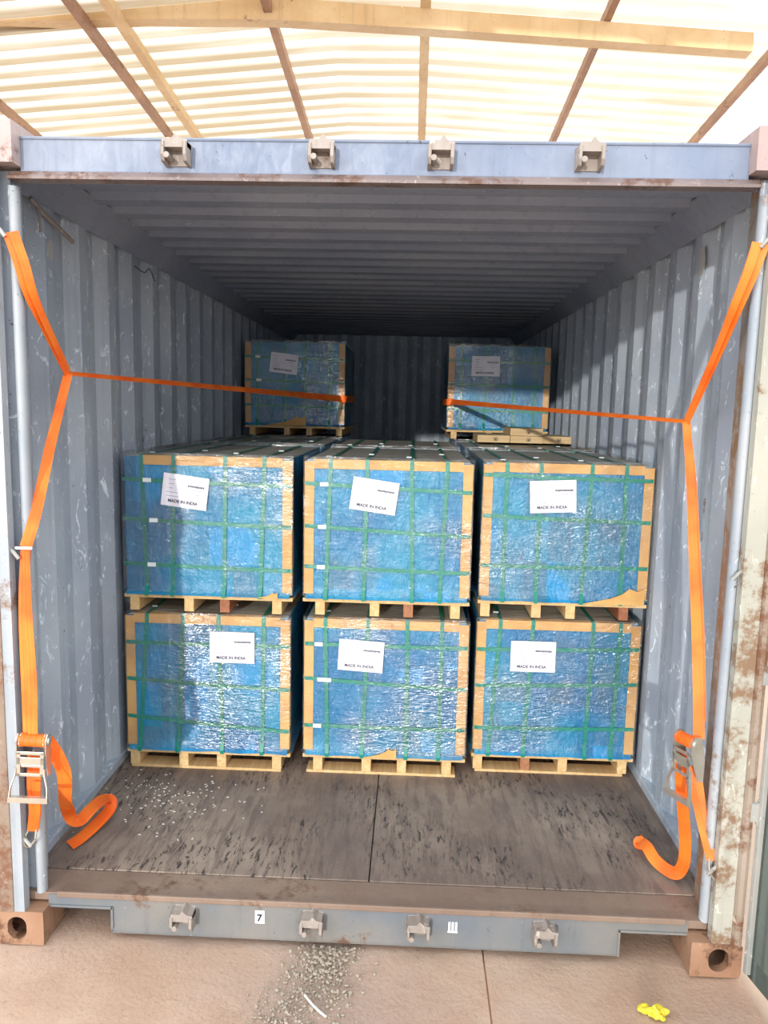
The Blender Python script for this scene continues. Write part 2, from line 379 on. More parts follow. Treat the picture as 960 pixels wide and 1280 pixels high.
# floor boards
def fboard(x0, x1, y0, y1, dz=0):
    bm = boxes(((x0, y0, -.028+dz), (x1, y1, dz))); mk('floor_board', bm, M['ply'], con, bevel=.003)
fboard(-1.17, .007, .188, 2.4); fboard(.011, 1.17, .188, 2.6)
fboard(-1.17, .007, 2.404, 5.9); fboard(.011, 1.17, 2.604, 5.9)
mk('floor_frame', boxes(((-1.18, .16, -.12), (1.18, 5.95, -.03))), M['sill'], con)
M['sillp'] = paint('brown_dusty_sill_plate', srgb(128, 106, 92), srgb(146, 126, 110), srgb(112, 84, 66), .55, .66)
bm = boxes(((-1.16, .052, -.03), (1.16, .184, -.002))); box(bm, (-1.03, .044, -.014), (1.05, .056, .006)); mk('threshold_plate', bm, M['sillp'], con, bevel=.003)
# sill with the two fork notches
bm = nb(); prism(bm, [(-1.06, -.008), (-1.06, -.045), (-.845, -.045), (-.845, -.136), (.84, -.136), (.84, -.045), (1.06, -.045), (1.06, -.008)], 'y', .05, .062)
box(bm, (-.845, .05, -.136), (.84, .11, -.130)); box(bm, (-.85, .05, -.136), (-.842, .16, -.04)); box(bm, (.837, .05, -.136), (.845, .16, -.04))
box(bm, (-1.06, .044, -.05), (-.84, .056, -.042)); box(bm, (-.849, .044, -.12), (-.841, .056, -.042)); box(bm, (.836, .044, -.05), (1.06, .056, -.042)); box(bm, (.836, .044, -.136), (.844, .056, -.042))
mk('door_sill', bm, M['sill'], con, bevel=.0015)
# header
bm = boxes(((-1.06, .05, 2.30), (1.06, .11, 2.398)), ((-1.06, .045, 2.392), (1.06, .12, 2.402))); mk('door_header', bm, M['header'], con, bevel=.006)
bm = nb(); prism(bm, [(.03, 2.278), (.03, 2.286), (.05, 2.304), (.10, 2.304), (.10, 2.290), (.085, 2.280)], 'x', -1.09, 1.09)
mk('header_lip', bm, M['lip'], con, bevel=.003)
mk('header_soffit', boxes(((-1.13, .11, 2.29), (1.13, .125, 2.40))), M['ceil'], con)
# corner castings with their oval holes (hollow)
def casting(s, z0, m):
    x0, x1 = s*1.057, s*HW; bm = nb()
    w_ = .0165 if False else .03
    # front plate as a ring around the oval hole
    cx, cz = s*(1.057+.089), z0+.059; hw, hh = .032, .0395
    N_ = 32; inner, outer, inner2, outer2 = [], [], [], []
    for k in range(N_):
        t = 2*math.pi*k/N_; ct, st = math.cos(t), math.sin(t)
        ix, iz = cx+hw*ct, cz+hh*(abs(st)**.7)*(1 if st > 0 else -1)
        dx, dz = ct, st
        tx = ((max(x0, x1)-cx) if dx > 0 else (cx-min(x0, x1)))/max(abs(dx), 1e-6); tz = .059/max(abs(dz), 1e-6); t_ = min(tx, tz)
        ox, oz = cx+dx*t_, cz+dz*t_
        inner.append(bm.verts.new((ix, 0, iz))); inner2.append(bm.verts.new((ix, .03, iz)))
        outer.append(bm.verts.new((ox, 0, oz))); outer2.append(bm.verts.new((ox, .03, oz)))
    for k in range(N_):
        j = (k+1) % N_
        bm.faces.new((inner[k], inner[j], outer[j], outer[k])); bm.faces.new((inner2[k], outer2[k], outer2[j], inner2[j]))
        bm.faces.new((inner[k], inner2[k], inner2[j], inner[j])); bm.faces.new((outer[k], outer[j], outer2[j], outer2[k]))
    a, b = min(x0, x1), max(x0, x1)
    for p, q in (((a, .0295, z0), (b, .178, z0+.012)), ((a, .0295, z0+.106), (b, .178, z0+.118)), ((a, .0295, z0+.012), (a+.012, .178, z0+.106)), ((b-.012, .0295, z0+.012), (b, .178, z0+.106)), ((a+.012, .166, z0+.012), (b-.012, .178, z0+.106))):
        box(bm, p, q)
    mk('corner_casting', bm, m, con)
casting(-1, 2.315, M['castgrey']); casting(1, 2.315, M['castgrey']); casting(-1, GZ, M['cast']); casting(1, GZ, M['cast'])
# corner posts: outer post, groove back plate, round inner column, return to the wall
for s in (-1, 1):
    mp = M['post'] if s < 0 else M['rpost']
    bm = nb(); prism(bm, [(s*1.118, .0), (s*1.178, .0), (s*1.186, .008), (s*1.186, .03), (s*HW, .035), (s*HW, .10), (s*1.205, .10), (s*1.205, .05), (s*1.118, .035)], 'z', -.04, 2.315)
    mk('corner_post', bm, mp, con, bevel=.002)
    mk('post_web', boxes(((s*1.105, .075, -.02), (s*1.21, .083, 2.31))), M['wall'], con)
    bm = nb(); prism(bm, [((-1.086 if s < 0 else 1.114)+.016*math.cos(t), .062+.022*math.sin(t)) for t in [2*math.pi*k/20 for k in range(20)]], 'z', -.0, 2.262)
    mk('post_column', bm, M['post'], con, smooth=True)
    bm = nb(); prism(bm, [(s*1.112, .086), (s*1.128, .086), (s*1.135, .11), (s*1.142, .185), (s*1.182, .215), (s*1.182, .235), (s*1.172, .235), (s*1.130, .195), (s*1.118, .11)], 'z', 0, 2.36)
    mk('post_return', bm, M['wall'] if s < 0 else M['rustret'], con)
    # lashing bars across the groove
    for z in (2.13, 1.165, .205):
        bm = nb(); tube(bm, [(s*1.095, .015, z-.02), (s*1.108, .012, z), (s*1.125, .02, z+.01)], .006); mk('lashing_bar', bm, M['rod'], con, smooth=True)
# rust worn edge of the left post and hinge pins
bm = boxes(((-1.219, -.004, -.04), (-1.152, .03, 2.31))); mk('hinge_edge', bm, paint('rusty_hinge_edge', srgb(128, 108, 92), srgb(150, 134, 120), RUST, .5), con, bevel=.003)
bm = nb(); prism(bm, [(1.180, .02), (1.180, 0), (1.186, -.012), (1.197, -.016), (1.208, -.012), (1.214, 0), (1.214, .02)], 'z', -.04, 2.31); mk('hinge_edge', bm, paint('rusty_brown_hinge_edge', srgb(140, 124, 108), srgb(166, 152, 138), RUST, .5), con, smooth=True)
# door panel swung right open, beyond the right post
Dm = Matrix.Translation((1.229, -.004, 0)) @ Matrix.Rotation(math.radians(-80), 4, 'Z')
bm = nb(); box(bm, (0, 0, -.135), (1.16, .006, 2.28), Dm); box(bm, (0, 0, -.135), (.05, .045, 2.28), Dm); box(bm, (1.11, 0, -.135), (1.16, .045, 2.28), Dm)
for z in (-.135, 2.2): box(bm, (.05, 0, z), (1.11, .045, z+.08), Dm)
for i in range(6): box(bm, (.10+.17*i, -.012, -.05), (.18+.17*i, .002, 2.19), Dm)
dr = mk('door_panel', bm, M['door'], con, bevel=.004); dr['label'] = 'grey-green door leaf standing open'
bm = nb(); box(bm, (.012, -.016, -.12), (.030, .001, 2.26), Dm); mk('door_gasket', bm, M['rod'], con, bevel=.003)
for z in (.42, .86, 1.55, 2.1):
    bm = boxes(((1.196, -.022, z-.03), (1.232, -.006, z+.03))); cyl(bm, (1.226, -.018, z-.04), (1.226, -.018, z+.04), .0125, 14)
    mk('hinge', bm, M['rod'], con, bevel=.002)
# lock keepers: header (opening down) and sill
def keeper(x, z, up):
    bm = nb(); y = .05; s = up
    w2 = .037
    box(bm, (x-w2, y-.006, z-.030), (x+w2, y, z+.026))
    prism(bm, [(x-w2, z+.012*s), (x-w2*.8, z+.034*s), (x-.004, z+.034*s), (x+.006, z+.046*s), (x+.018, z+.034*s), (x+w2, z+.030*s), (x+w2, z+.012*s)], 'y', y-.052, y)
    for sx in (-1, 1):
        prism(bm, [(y, z-.03), (y-.046, z-.026), (y-.056, z-.01), (y-.054, z+.02*s+.004), (y, z+.03)], 'x', x+sx*w2-(.010 if sx > 0 else 0), x+sx*w2+(.010 if sx < 0 else 0))
    cyl(bm, (x-.02, y-.058, z-.012), (x-.02, y-.004, z-.012), .009, 10)
    mk('lock_keeper', bm, M['keeper'], con, bevel=.002)
for x in (-.585, -.163, .178, .60): keeper(x, 2.350, 1)
for x in (-.598, -.170, .180, .592): keeper(x, -.060, 1)
# stickers / stencil on the sill
def decal(x0, x1, z0, z1, m, name, y=.0485): return mk(name, boxes(((x0, y-.001, z0), (x1, y+.001, z1))), m, con)
st = decal(-.362, -.330, -.078, -.032, M['paper'], 'white_sticker')
text_mesh('7', .034, 'printed_mark', M['black'], st, Matrix.Translation((-.347, .0465, -.058)) @ Matrix.Rotation(math.pi/2, 4, 'X'))
bm = boxes(((.279, .0475, -.080), (.312, .0495, -.074)))
for i in range(3): box(bm, (.281+.011*i, .0475, -.074), (.288+.011*i, .0495, -.042))
mk('stencilled_mark', bm, M['paper'], con)
# bent bar and dangling wire near the top of the left wall, bare patches
bm = nb(); tube(bm, [(-1.17, .33, 2.30), (-1.155, .40, 2.262), (-1.15, .60, 2.215)], .008); tube(bm, [(-1.16, .36, 2.29), (-1.158, .37, 2.20)], .004)
mk('bent_bar', bm, M['keeper'], con, smooth=True)
bm = nb(); tube(bm, spline([(-1.168, 1.28, 2.25), (-1.15, 1.36, 2.235), (-1.16, 1.46, 2.27), (-1.165, 1.55, 2.225)]), .0022, 6); mk('hanging_wire', bm, M['dark'], con, smooth=True)
def patch(xw, yc, zc, ry, rz_, seed, name='paint_patch', m='patch'):
    bm = nb(); s = 1 if xw > 0 else -1; vs_ = []
    for k in range(18):
        t = 2*math.pi*k/18; r = 1+.35*noise.noise(V((math.cos(t)*1.5, math.sin(t)*1.5, seed)))
        vs_.append((yc+ry*r*math.cos(t), zc+rz_*r*math.sin(t)))
    prism(bm, vs_, 'x', xw, xw+s*.0006); mk(name, bm, M[m], con)
patch(1.1745, .70, 2.20, .03, .055, 1.); patch(-1.1745, .475, 2.165, .025, .03, 3.)

# ------------------------------------------------------------------ wrapped crates on pallets
def sheet_side(bm, p0, du, dn, W, H, seed, rag=0.):
    """one hanging side of the blue sheet: from p0 along du, height H, outward dn"""
    nx, nz = 36, 22; g = []
    for i in range(nx+1):
        row = []
        for j in range(nz+1):
            u, v = W*i/nx, H*j/nz
            q = V((u*5, v*5, seed)); off = .004*noise.noise(q)+.0025*noise.noise(q*3.1)
            hem = max(0, 1-v/.035); off += hem*hem*(.020+.012*noise.noise(V((u*9, seed, 2))))
            edge = min(u, W-u, H-v)/.02; off *= min(1, max(0, edge)) if v > .04 else 1
            zz = v-(hem*(.006+.008*noise.noise(V((u*7, seed, 5)))) if j < 2 else 0)
            row.append(bm.verts.new(p0+du*u+dn*off+V((0, 0, max(zz, .001)))))
        g.append(row)
    for i in range(nx):
        for j in range(nz): bm.faces.new((g[i][j], g[i+1][j], g[i+1][j+1], g[i][j+1]))
def crate(cx, y0, z0, W, D, H, PH, label, vs4, hs3, lab=None, buck=(), edges=(1, 1, 1), runners=(.03, .36, .6, .93), red=(), bottom=False, rz=0, group=None, flap=None, seed=0.):
    root = empty('wrapped_crate', (cx, y0+D/2, z0), label, 'crate', group, absolute=False, rz=rz)
    h = W/2; f = -D/2; ft = f
    # pallet
    pal = bpy.data.objects.new('pallet', None); C.objects.link(pal); pal.parent = root; pal.empty_display_size = .1
    bm = nb(); n = 7
    for k in range(n):
        a = f-.006+(D+.012-.11)*k/(n-1); box(bm, (-h-.012, a, PH-.016), (h+.012, a+.11, PH))
    mk('deck_boards', bm, M['wood'], pal, bevel=.002)
    bz = .012 if bottom else .0
    for k, u in enumerate(runners):
        x = -h+W*u; bm = boxes(((x-.021, f-.002, bz), (x+.021, -f+.002, PH-.016)))
        mk('runner', bm, M['redwood' if k in red else 'wood'], pal, bevel=.002)
    if bottom:
        for a in (f-.004, -.045, -f-.085): mk('bottom_board', boxes(((-h+.005, a, 0), (h-.03, a+.09, .012))), M['wood'], pal, bevel=.002)
    B = H-PH       # body height above the deck
    bm = nb(); P = V((0, 0, PH))
    sheet_side(bm, V((-h, f, PH)), V((1, 0, 0)), V((0, -1, 0)), W, B, seed)
    sheet_side(bm, V((h, f, PH)), V((0, 1, 0)), V((1, 0, 0)), D, B, seed+3)
    sheet_side(bm, V((h, -f, PH)), V((-1, 0, 0)), V((0, 1, 0)), W, B, seed+5)
    sheet_side(bm, V((-h, -f, PH)), V((0, -1, 0)), V((-1, 0, 0)), D, B, seed+8)
    bmesh.ops.remove_doubles(bm, verts=bm.verts[:], dist=.0008)
    bmesh.ops.contextual_create(bm, geom=[e for e in bm.edges if e.is_boundary and all(abs(v.co.z-PH-B) < .002 for v in e.verts)])
    mk('blue_sheet', bm, M['blue'], root, smooth=True)
    mk('cover_board', boxes(((-h+.004, f+.004, H-.002), (h-.004, -f-.004, H+.002))), M['top'], root)
    # cardboard edge protectors
    if edges[1]:
        bm = boxes(((-h+.03 if edges[0] else -h+.065, f-.006, H-.036), (h-.034, f-.003, H+.0045)), ((-h+.03 if edges[0] else -h+.065, f-.006, H+.0025), (h-.034, f+.035, H+.0050)))
        mk('edge_protector', bm, M['card'], root, bevel=.001)
    for s, e in ((-1, edges[0]), (1, edges[2])):
        if e:
            bm = boxes(((s*(h-.034), f-.007, PH+.02), (s*(h+.009), f-.004, H-.004)), ((s*(h+.006), f-.007, PH+.02), (s*(h+.009), f+.035, H-.004)))
            mk('edge_protector', bm, M['card'], root, bevel=.001)
    if flap:
        bm = nb(); a, b = flap[:2]; fh = flap[2]
        prism(bm, [(-h+W*a, PH+.002), (-h+W*(a*.55+b*.45), PH+.028*fh), (-h+W*(a*.35+b*.65), PH+.05*fh), (-h+W*(a*.25+b*.75), PH+.074*fh), (-h+W*(a*.12+b*.88), PH+.062*fh), (-h+W*b, PH+.075*fh), (-h+W*b, PH+.002)], 'y', f-.028, f-.024)
        mk('torn_cardboard', bm, M['card'], root, bevel=.001)
    # strapping
    o = .0085
    for k, (ut, ub) in enumerate(vs4):
        xt, xb = -h+W*ut, -h+W*ub; wv = V((.0085, 0, 0)); bm = nb()
        pts = [(xb, f-o-.016, PH-.004), (xb, f-o-.016, PH+.012), (xb*.93+xt*.07, f-o-.001, PH+.05), ((xb+xt)/2, f-o-.0015, (PH+H)/2), (xt, f-o, H-.02), (xt, f-o, H+.0075), (xt, 0, H+.0075), (xt, -f+o, H+.0075), (xb, -f+o, PH)]
        ribbon(bm, pts, [wv]*len(pts), .0012); mk('strap', bm, M['green'], root)
    straps = []
    for k, (vl, vr) in enumerate(hs3):
        zl, zr = H-B*vl, H-B*vr; wv = V((0, 0, .0085)); bm = nb(); q = o+.0016
        pts = [(-h-.0085, -f, zl), (-h-.0085, f-q*.6, zl), (-h+.01, f-q, zl), (0, f-q, (zl+zr)/2-.002), (h-.01, f-q, zr), (h+.0085, f-q*.6, zr), (h+.0085, -f, zr), (-h-.0085, -f+.002, zl)]
        ribbon(bm, pts, [wv]*len(pts), .0012); straps.append((mk('strap', bm, M['green'], root), zl, zr))
    for k, u in buck:
        s_, zl, zr = straps[k]; z = zl+(zr-zl)*u
        bm = boxes(((-h+W*u-.018, f-o-.0075, z-.009), (-h+W*u+.018, f-o-.002, z+.009))); mk('buckle', bm, M['white'], s_, bevel=.0015)
    for u, v in ((.12, .1), (.37, .3), (.62, .16), (.84, .42)):      # buckles over the top
        bm = boxes(((-h+W*u-.012, f+D*v, H+.008), (-h+W*u+.012, f+D*v+.010, H+.013))); mk('top_buckle', bm, M['white'], root, bevel=.0015)
    # stretch film
    bm = nb(); e = .0125
    def grid(p0, a, b, na, nb_, nrm):
        g = [[bm.verts.new(p0+a*(i/na)+b*(j/nb_)+nrm*((.0022 if nrm.y < 0 else 0)*noise.noise(V((i*.35, j*.5, seed+9))) if 0 < i < na and 0 < j < nb_ else 0)) for j in range(nb_+1)] for i in range(na+1)]
        for i in range(na):
            for j in range(nb_): bm.faces.new((g[i][j], g[i+1][j], g[i+1][j+1], g[i][j+1]))
    zb = PH+.012; Hh = H+.0165-zb
    grid(V((-h-e, f-e, zb)), V((W+2*e, 0, 0)), V((0, 0, Hh)), 30, 24, V((0, -1, 0)))
    grid(V((h+e, f-e, zb)), V((0, D+2*e, 0)), V((0, 0, Hh)), 20, 12, V((1, 0, 0)))
    grid(V((-h-e, f-e, zb)), V((0, D+2*e, 0)), V((0, 0, Hh)), 20, 12, V((-1, 0, 0)))
    grid(V((-h-e, f-e, H+.0165)), V((W+2*e, 0, 0)), V((0, .05, 0)), 30, 2, V((0, 0, 1)))
    mk('stretch_film', bm, M['film'], root, smooth=True)
    # paper label on the film
    if lab:
        u, v, ang = lab; Mx = Matrix.Translation((-h+W*u, f-e-.0035, H-B*v)) @ Matrix.Rotation(math.radians(ang), 4, 'Y')
        bm = nb(); box(bm, (-.099, -.0008, -.07), (.099, .0008, .07), Mx); lo = mk('paper_label', bm, M['paper'], root)
        text_mesh('MADE IN INDIA', .0185, 'lettering', M['ink'], lo, Mx @ Matrix.Translation((-.005, -.0012, -.047)) @ Matrix.Rotation(math.pi/2, 4, 'X'))
        for rows_ in (((-.062, .046, .024), (-.062, .026, .02), (-.062, .008, .016), (-.058, -.010, .045), (-.056, -.026, .05)), ((.05, .010, .035), (.052, -.008, .02))):
            bm = nb()
            for x, z, l in rows_:
                xx = x-l/2
                while xx < x+l/2:
                    d = .004+.004*random.random(); box(bm, (xx, -.0014, z-.0014), (xx+d, -.0008, z+.0014), Mx); xx += d+.0018
            mk('faint_print', bm, M['ink2'], lo)
        bm = nb(); xx = .01
        while xx < .082:
            d = .003+.0035*random.random(); box(bm, (xx, -.0014, .021+.002*random.random()), (xx+d, -.0008, .030), Mx); xx += d+.0016
        mk('heading_print', bm, M['ink'], lo)
    return root
G = 'stacked blue wrapped crates in the container'
D = 1.03
fr = []
fr.append(crate(-.760, .965, 0, .715, D, .709, .088, 'blue wrapped crate on the floor at left, lower front one of the left stack',
      [(.125, .07), (.35, .31), (.57, .59), (.85, .84)], [(.2, .2), (.47, .52), (.75, .83)], (.655, .215, 0), (), (1, 1, 1), (.03, .34, .58, .93), (), True, 0, G, None, 1.))
fr.append(crate(-.757, .970, .7275, .72, D, .680, .075, 'blue wrapped crate with tilted label, upper front one beside the left wall',
      [(.105, .13), (.30, .285), (.61, .60), (.845, .82)], [(.165, .19), (.45, .485), (.775, .80)], (.37, .245, 7), ((0, .14), (1, .175), (2, .16)), (0, 1, 1), (.045, .38, .60, .92), (2,), False, 0, G, (.80, .93, .35), 2.))
fr.append(crate(.028, .975, 0, .705, D, .709, .088, 'teal wrapped crate on the floor, lower front one of the middle stack',
      [(.12, .14), (.385, .36), (.63, .64), (.845, .845)], [(.175, .175), (.43, .48), (.78, .78)], (.345, .25, 3), ((0, .08), (1, .10), (1, .135), (2, .075)), (1, 1, 1), (.08, .39, .615, .90), (), True, 0, G, (.38, .58, .6), 3.))
fr.append(crate(.022, .985, .7275, .705, D, .680, .075, 'blue wrapped crate with tilted label, upper front one of the middle stack',
      [(.147, .125), (.37, .36), (.64, .66), (.855, .83)], [(.165, .205), (.47, .52), (.765, .785)], (.416, .243, 7.5), ((0, .11), (1, .10), (2, .095)), (1, 1, 1), (.09, .43, .64, .93), (2,), False, 0, G, None, 4.))
fr.append(crate(.790, 1.045, 0, .705, D, .709, .088, 'blue wrapped crate on the floor at right, lower front one beside the right wall',
      [(.135, .085), (.34, .31), (.715, .70), (.885, .865)], [(.21, .18), (.48, .44), (.8, .775)], (.345, .25, 0), (), (1, 1, 1), (.025, .33, .57, .95), (1,), True, 0, G, None, 5.))
fr.append(crate(.797, 1.045, .7275, .715, D, .680, .075, 'blue wrapped crate with torn cardboard at lower right corner, upper front one at right',
      [(.13, .13), (.335, .335), (.64, .61), (.845, .85)], [(.08, .10), (.375, .40), (.74, .735)], (.41, .225, -3), (), (1, 1, 1), (.03, .345, .555, .88), (3,), False, 0, G, (.62, .99, 1.), 6.))
fr.append(crate(-.735, 3.27, 1.426, .70, .98, .655, .065, 'blue wrapped crate standing alone on top of the left stack, far back',
      [(.11, .11), (.4, .4), (.6, .6), (.86, .86)], [(.17, .2), (.45, .47), (.75, .77)], (.39, .25, 6), ((0, .12), (1, .13)), (1, 0, 1), (.06, .42, .65, .96), (), False, 0, G, (.2, .62, .9), 7.))
fr.append(crate(.722, 3.27, 1.426, .70, .98, .655, .065, 'blue wrapped crate on top of the right stack, behind the tan cartons',
      [(.12, .12), (.36, .36), (.65, .65), (.86, .86)], [(.17, .19), (.45, .47), (.75, .77)], (.36, .235, 0), (), (1, 0, 1), (.06, .42, .65, .96), (), False, 0, G, None, 8.))
def dup(r, loc, label):
    c = r.copy(); C.objects.link(c); c.location = loc; c['label'] = label
    for ch in list(r.children):
        if ch.name.startswith(('paper_label', 'torn_cardboard', 'edge_protector')): continue
        k = ch.copy(); C.objects.link(k); k.parent = c
        for g in ch.children:
            q = g.copy(); C.objects.link(q); q.parent = k
    return c
cols = [('left', -.757, 3), ('middle', .024, 2), ('right', .790, 3)]
for i, (nm, x, rows) in enumerate(cols):
    for r in range(1, rows):
        y = .98+(D+.068)*r+D/2+(.06 if i == 2 else 0)
        for lay in (0, 1):
            src = fr[i*2+lay]
            dup(src, (x, y, .7275*lay), 'blue wrapped crate in the %s column, %s row behind the front, %s' % (nm, ('second', 'third')[r-1], ('on the floor', 'upper layer')[lay]))

# tan cartons lying on the right stack
def carton(x0, y0, z0, w_, d, h_, label, mark=True):
    root = empty('tile_carton', (x0+w_/2, y0+d/2, z0), label, 'carton', 'tan cartons lying on the right stack')
    mk('carton_body', boxes(((x0, y0, z0+.0002), (x0+w_, y0+d, z0+h_))), M['box'], root, bevel=.0025)
    mk('flap_seam', boxes(((x0+.004, y0-.0008, z0+h_*.49), (x0+w_-.004, y0+.001, z0+h_*.51)), ((x0+w_*.49, y0+.004, z0+h_-.001), (x0+w_*.51, y0+d-.004, z0+h_+.0006))), mat_seam, root)
    if mark:
        bm = nb(); cx, cz = x0+w_*.56, z0+h_*.5
        for a, b in (((-.013, -.010), (-.010, .010)), ((.010, -.010), (.013, .010)), ((-.013, .007), (.013, .010)), ((-.013, -.010), (.013, -.007)), ((-.004, -.007), (.004, .003))):
            box(bm, (cx+a[0], y0-.001, cz+a[1]), (cx+b[0], y0+.001, cz+b[1]))
        mk('printed_mark', bm, M['black'], root)
mat_seam = plain('carton_seam', srgb(150, 122, 84), .8)
TZ = 1.425
carton(.545, 2.78, TZ, .212, .40, .048, 'tan carton in the bottom row on the right stack, leftmost of the row')
carton(.760, 2.78, TZ, .212, .40, .048, 'tan carton in the bottom row on the right stack, beneath the single upper carton')
carton(.975, 2.80, TZ, .185, .40, .048, 'tan carton in the bottom row on the right stack, nearest the right wall')
carton(.755, 2.76, TZ+.0485, .212, .40, .048, 'tan carton lying alone on top of the other flat cartons')

# ------------------------------------------------------------------ ratchet straps
cam_p = V((.119, -2.286, 1.636))
def webbing(name, pts, hw, root, n=8, th=.0022, twist=0, mat='web', faces=None):
    P = spline(pts, n) if len(pts) > 2 else [tuple(V(pts[0]).lerp(V(pts[1]), k/12)) for k in range(13)]
    ws = []
    L = len(P)
    for i, p in enumerate(P):
        d = (V(P[min(i+1, L-1)])-V(P[max(i-1, 0)])).normalized()
        nrm = V((0, -1, .12)) if faces is None else V(faces[0]).lerp(V(faces[1]), i/(L-1))
        w_ = d.cross(nrm).normalized()
        if twist: w_ = Matrix.Rotation(twist*i/(L-1), 3, d) @ w_
        hh = hw if not isinstance(hw, (list, tuple)) else hw[0]+(hw[1]-hw[0])*i/(L-1)
        ws.append(w_*hh)
    bm = nb(); ribbon(bm, P, ws, th)
    # two raised woven ribs
    for q in (-.45, .45):
        ribbon(bm, [tuple(V(p)+w_*q) for p, w_ in zip(P, ws)], [w_*.10 for w_ in ws], th*1.7)
    return mk(name, bm, M[mat], root)
def ratchet(root, Mx, spool=True):
    """local: x across, y towards the viewer negative, z up; body about .10 wide, .2 tall"""
    rt = bpy.data.objects.new('ratchet_buckle', None); C.objects.link(rt); rt.parent = root
    rt.matrix_parent_inverse = Matrix.Translation(-V(root['abs'])); rt.empty_display_size = .05; rt.matrix_basis = Mx
    for s in (-1, 1):
        bm = nb(); x = s*.045
        prism(bm, [(-.005, .105), (-.03, .108), (-.046, .09), (-.044, .05), (-.034, .01), (-.02, -.035), (0, -.04), (.006, .03)], 'x', x-.0016, x+.0016)
        mk('side_plate', bm, M['steel'], rt, bevel=.0008)
        bm = nb(); cyl(bm, (x-s*.002, -.024, .084), (x+s*.007, -.024, .084), .0135, 20); mk('ratchet_wheel', bm, M['steel'], rt, bevel=.0012)
        bm = nb(); n = 12; poly = []
        for k in range(n*2):
            r = .023 if k % 2 else .019; poly.append((-.024+r*math.cos(math.pi*k/n), .084+r*math.sin(math.pi*k/n)))
        prism(bm, poly, 'x', x-s*.008-.001, x-s*.008+.001); mk('ratchet_gear', bm, M['steel'], rt)
    bm = nb(); cyl(bm, (-.042, -.024, .084), (.042, -.024, .084), .0195, 24)
    for q in (-.028, -.01, .01, .028): cyl(bm, (q-.003, -.024, .084), (q+.003, -.024, .084), .0203, 24)
    w_ = mk('wound_webbing', bm, M['web'], rt, smooth=True)
    # front handle plate with two windows, then flared handle arms with the cross bar
    bm = boxes(((-.042, -.049, .046), (.042, -.045, .056)), ((-.042, -.049, .013), (.042, -.045, .037)), ((-.042, -.049, -.026), (.042, -.045, -.016)),
               ((-.042, -.049, -.026), (-.030, -.045, .056)), ((.030, -.049, -.026), (.042, -.045, .056)))
    box(bm, (-.03, -.044, .002), (.03, -.036, .010)); cyl(bm, (-.042, -.03, .04), (.042, -.03, .04), .004, 10)
    mk('handle_plate', bm, M['steel'], rt, bevel=.001)
    for s in (-1, 1):
        bm = nb(); ribbon(bm, spline([(s*.044, -.045, .0), (s*.045, -.047, -.02), (s*.056, -.055, -.06), (s*.058, -.060, -.095)], 6), [V((0, .006, 0))]*19, .003)
        mk('handle_arm', bm, M['steel'], rt)
    bm = nb(); prism(bm, [(-.061, -.106), (.061, -.106), (.061, -.088), (-.061, -.088)], 'y', -.068, -.054)
    mk('grip_bar', bm, M['steel'], rt, bevel=.004)
    return rt
def hook(root, a, b):
    a, b = V(a), V(b); bm = nb(); d = b-a
    for q in (-.012, .012):
        tube(bm, spline([tuple(a+V((q, 0, .012))), tuple(a+d*.5+V((q*1.5, -.004, 0))), tuple(b+V((q*.6, 0, 0))), tuple(b+V((q*.2, .014, -.012)))], 5), .0035, 8)
    mk('wire_hook', bm, M['steel'], root, smooth=True)
# left strap
L = empty('ratchet_strap', (-1.10, .06, .17), 'orange ratchet strap on the left wall, tail looped on the floor by the left post', 'strap', 'orange ratchet straps')
A, K, Cc = (-1.083, .025, 2.125), (-1.062, .33, 1.728), (-1.079, .03, 1.180)
E1 = (-.395, 3.235, 1.692)
webbing('upper_webbing', [A, (-1.058, .028, 2.04), (-1.048, .06, 1.952), (-1.055, .18, 1.852), K], (.022, .016), L, faces=((.3, -1, .1), (.6, -.6, .3)))
webbing('upper_webbing', [(-1.072, .022, 2.122), (-1.045, .026, 2.038), (-1.036, .056, 1.952), (-1.047, .175, 1.85), K], (.014, .010), L, faces=((.5, -1, .1), (.6, -.6, .3)))
webbing('middle_webbing', [K, (-1.066, .25, 1.584), (-1.063, .18, 1.481), (-1.057, .06, 1.287), Cc], (.014, .018), L, faces=((.6, -.6, .3), (.3, -1, .1)))
wpts = [K]+[tuple(V(K).lerp(V(E1), t)) for t in (.25, .5, .75)]+[E1]
webbing('cross_webbing', wpts, (.010, .025), L, faces=((.3, -1, .6), (.05, -1, .1)))
webbing('cross_webbing', [(-.398, 3.23, 1.692), (-.376, 3.236, 1.691), (-.366, 3.29, 1.69), (-.366, 4.0, 1.70)], .025, L, faces=((0, -1, 0), (1, 0, 0)))
bm = boxes(((-1.108, .018, 1.174), (-1.055, .026, 1.182))); mk('clip', bm, M['white'], L, bevel=.001)
webbing('lower_webbing', [Cc, (-1.088, .020, .986), (-1.084, .010, .755), (-1.078, .0, .60), (-1.074, -.005, .565)], (.015, .020), L, faces=((.1, -1, .1), (0, -1, .1)))
webbing('lower_webbing', [(-1.076, .024, 1.17), (-1.072, .014, .98), (-1.062, .004, .755), (-1.062, -.006, .60), (-1.060, -.009, .565)], (.010, .016), L, faces=((.4, -1, .1), (.1, -1, .1)))
ratchet(L, Matrix.Translation((-1.066, .012, .480)) @ Matrix.Rotation(math.radians(6), 4, 'Z') @ Matrix.Rotation(math.radians(3), 4, 'Y'))
webbing('hook_webbing', [(-1.072, .02, .50), (-1.075, .01, .40), (-1.078, .018, .31), (-1.090, .02, .235)], (.024, .017), L, faces=((0, -1, .1), (.2, -1, 0)))
webbing('hook_webbing', [(-1.06, .0, .42), (-1.066, .004, .36), (-1.074, .012, .30), (-1.086, .016, .24)], (.012, .014), L, faces=((.2, -1, .1), (.4, -1, 0)))
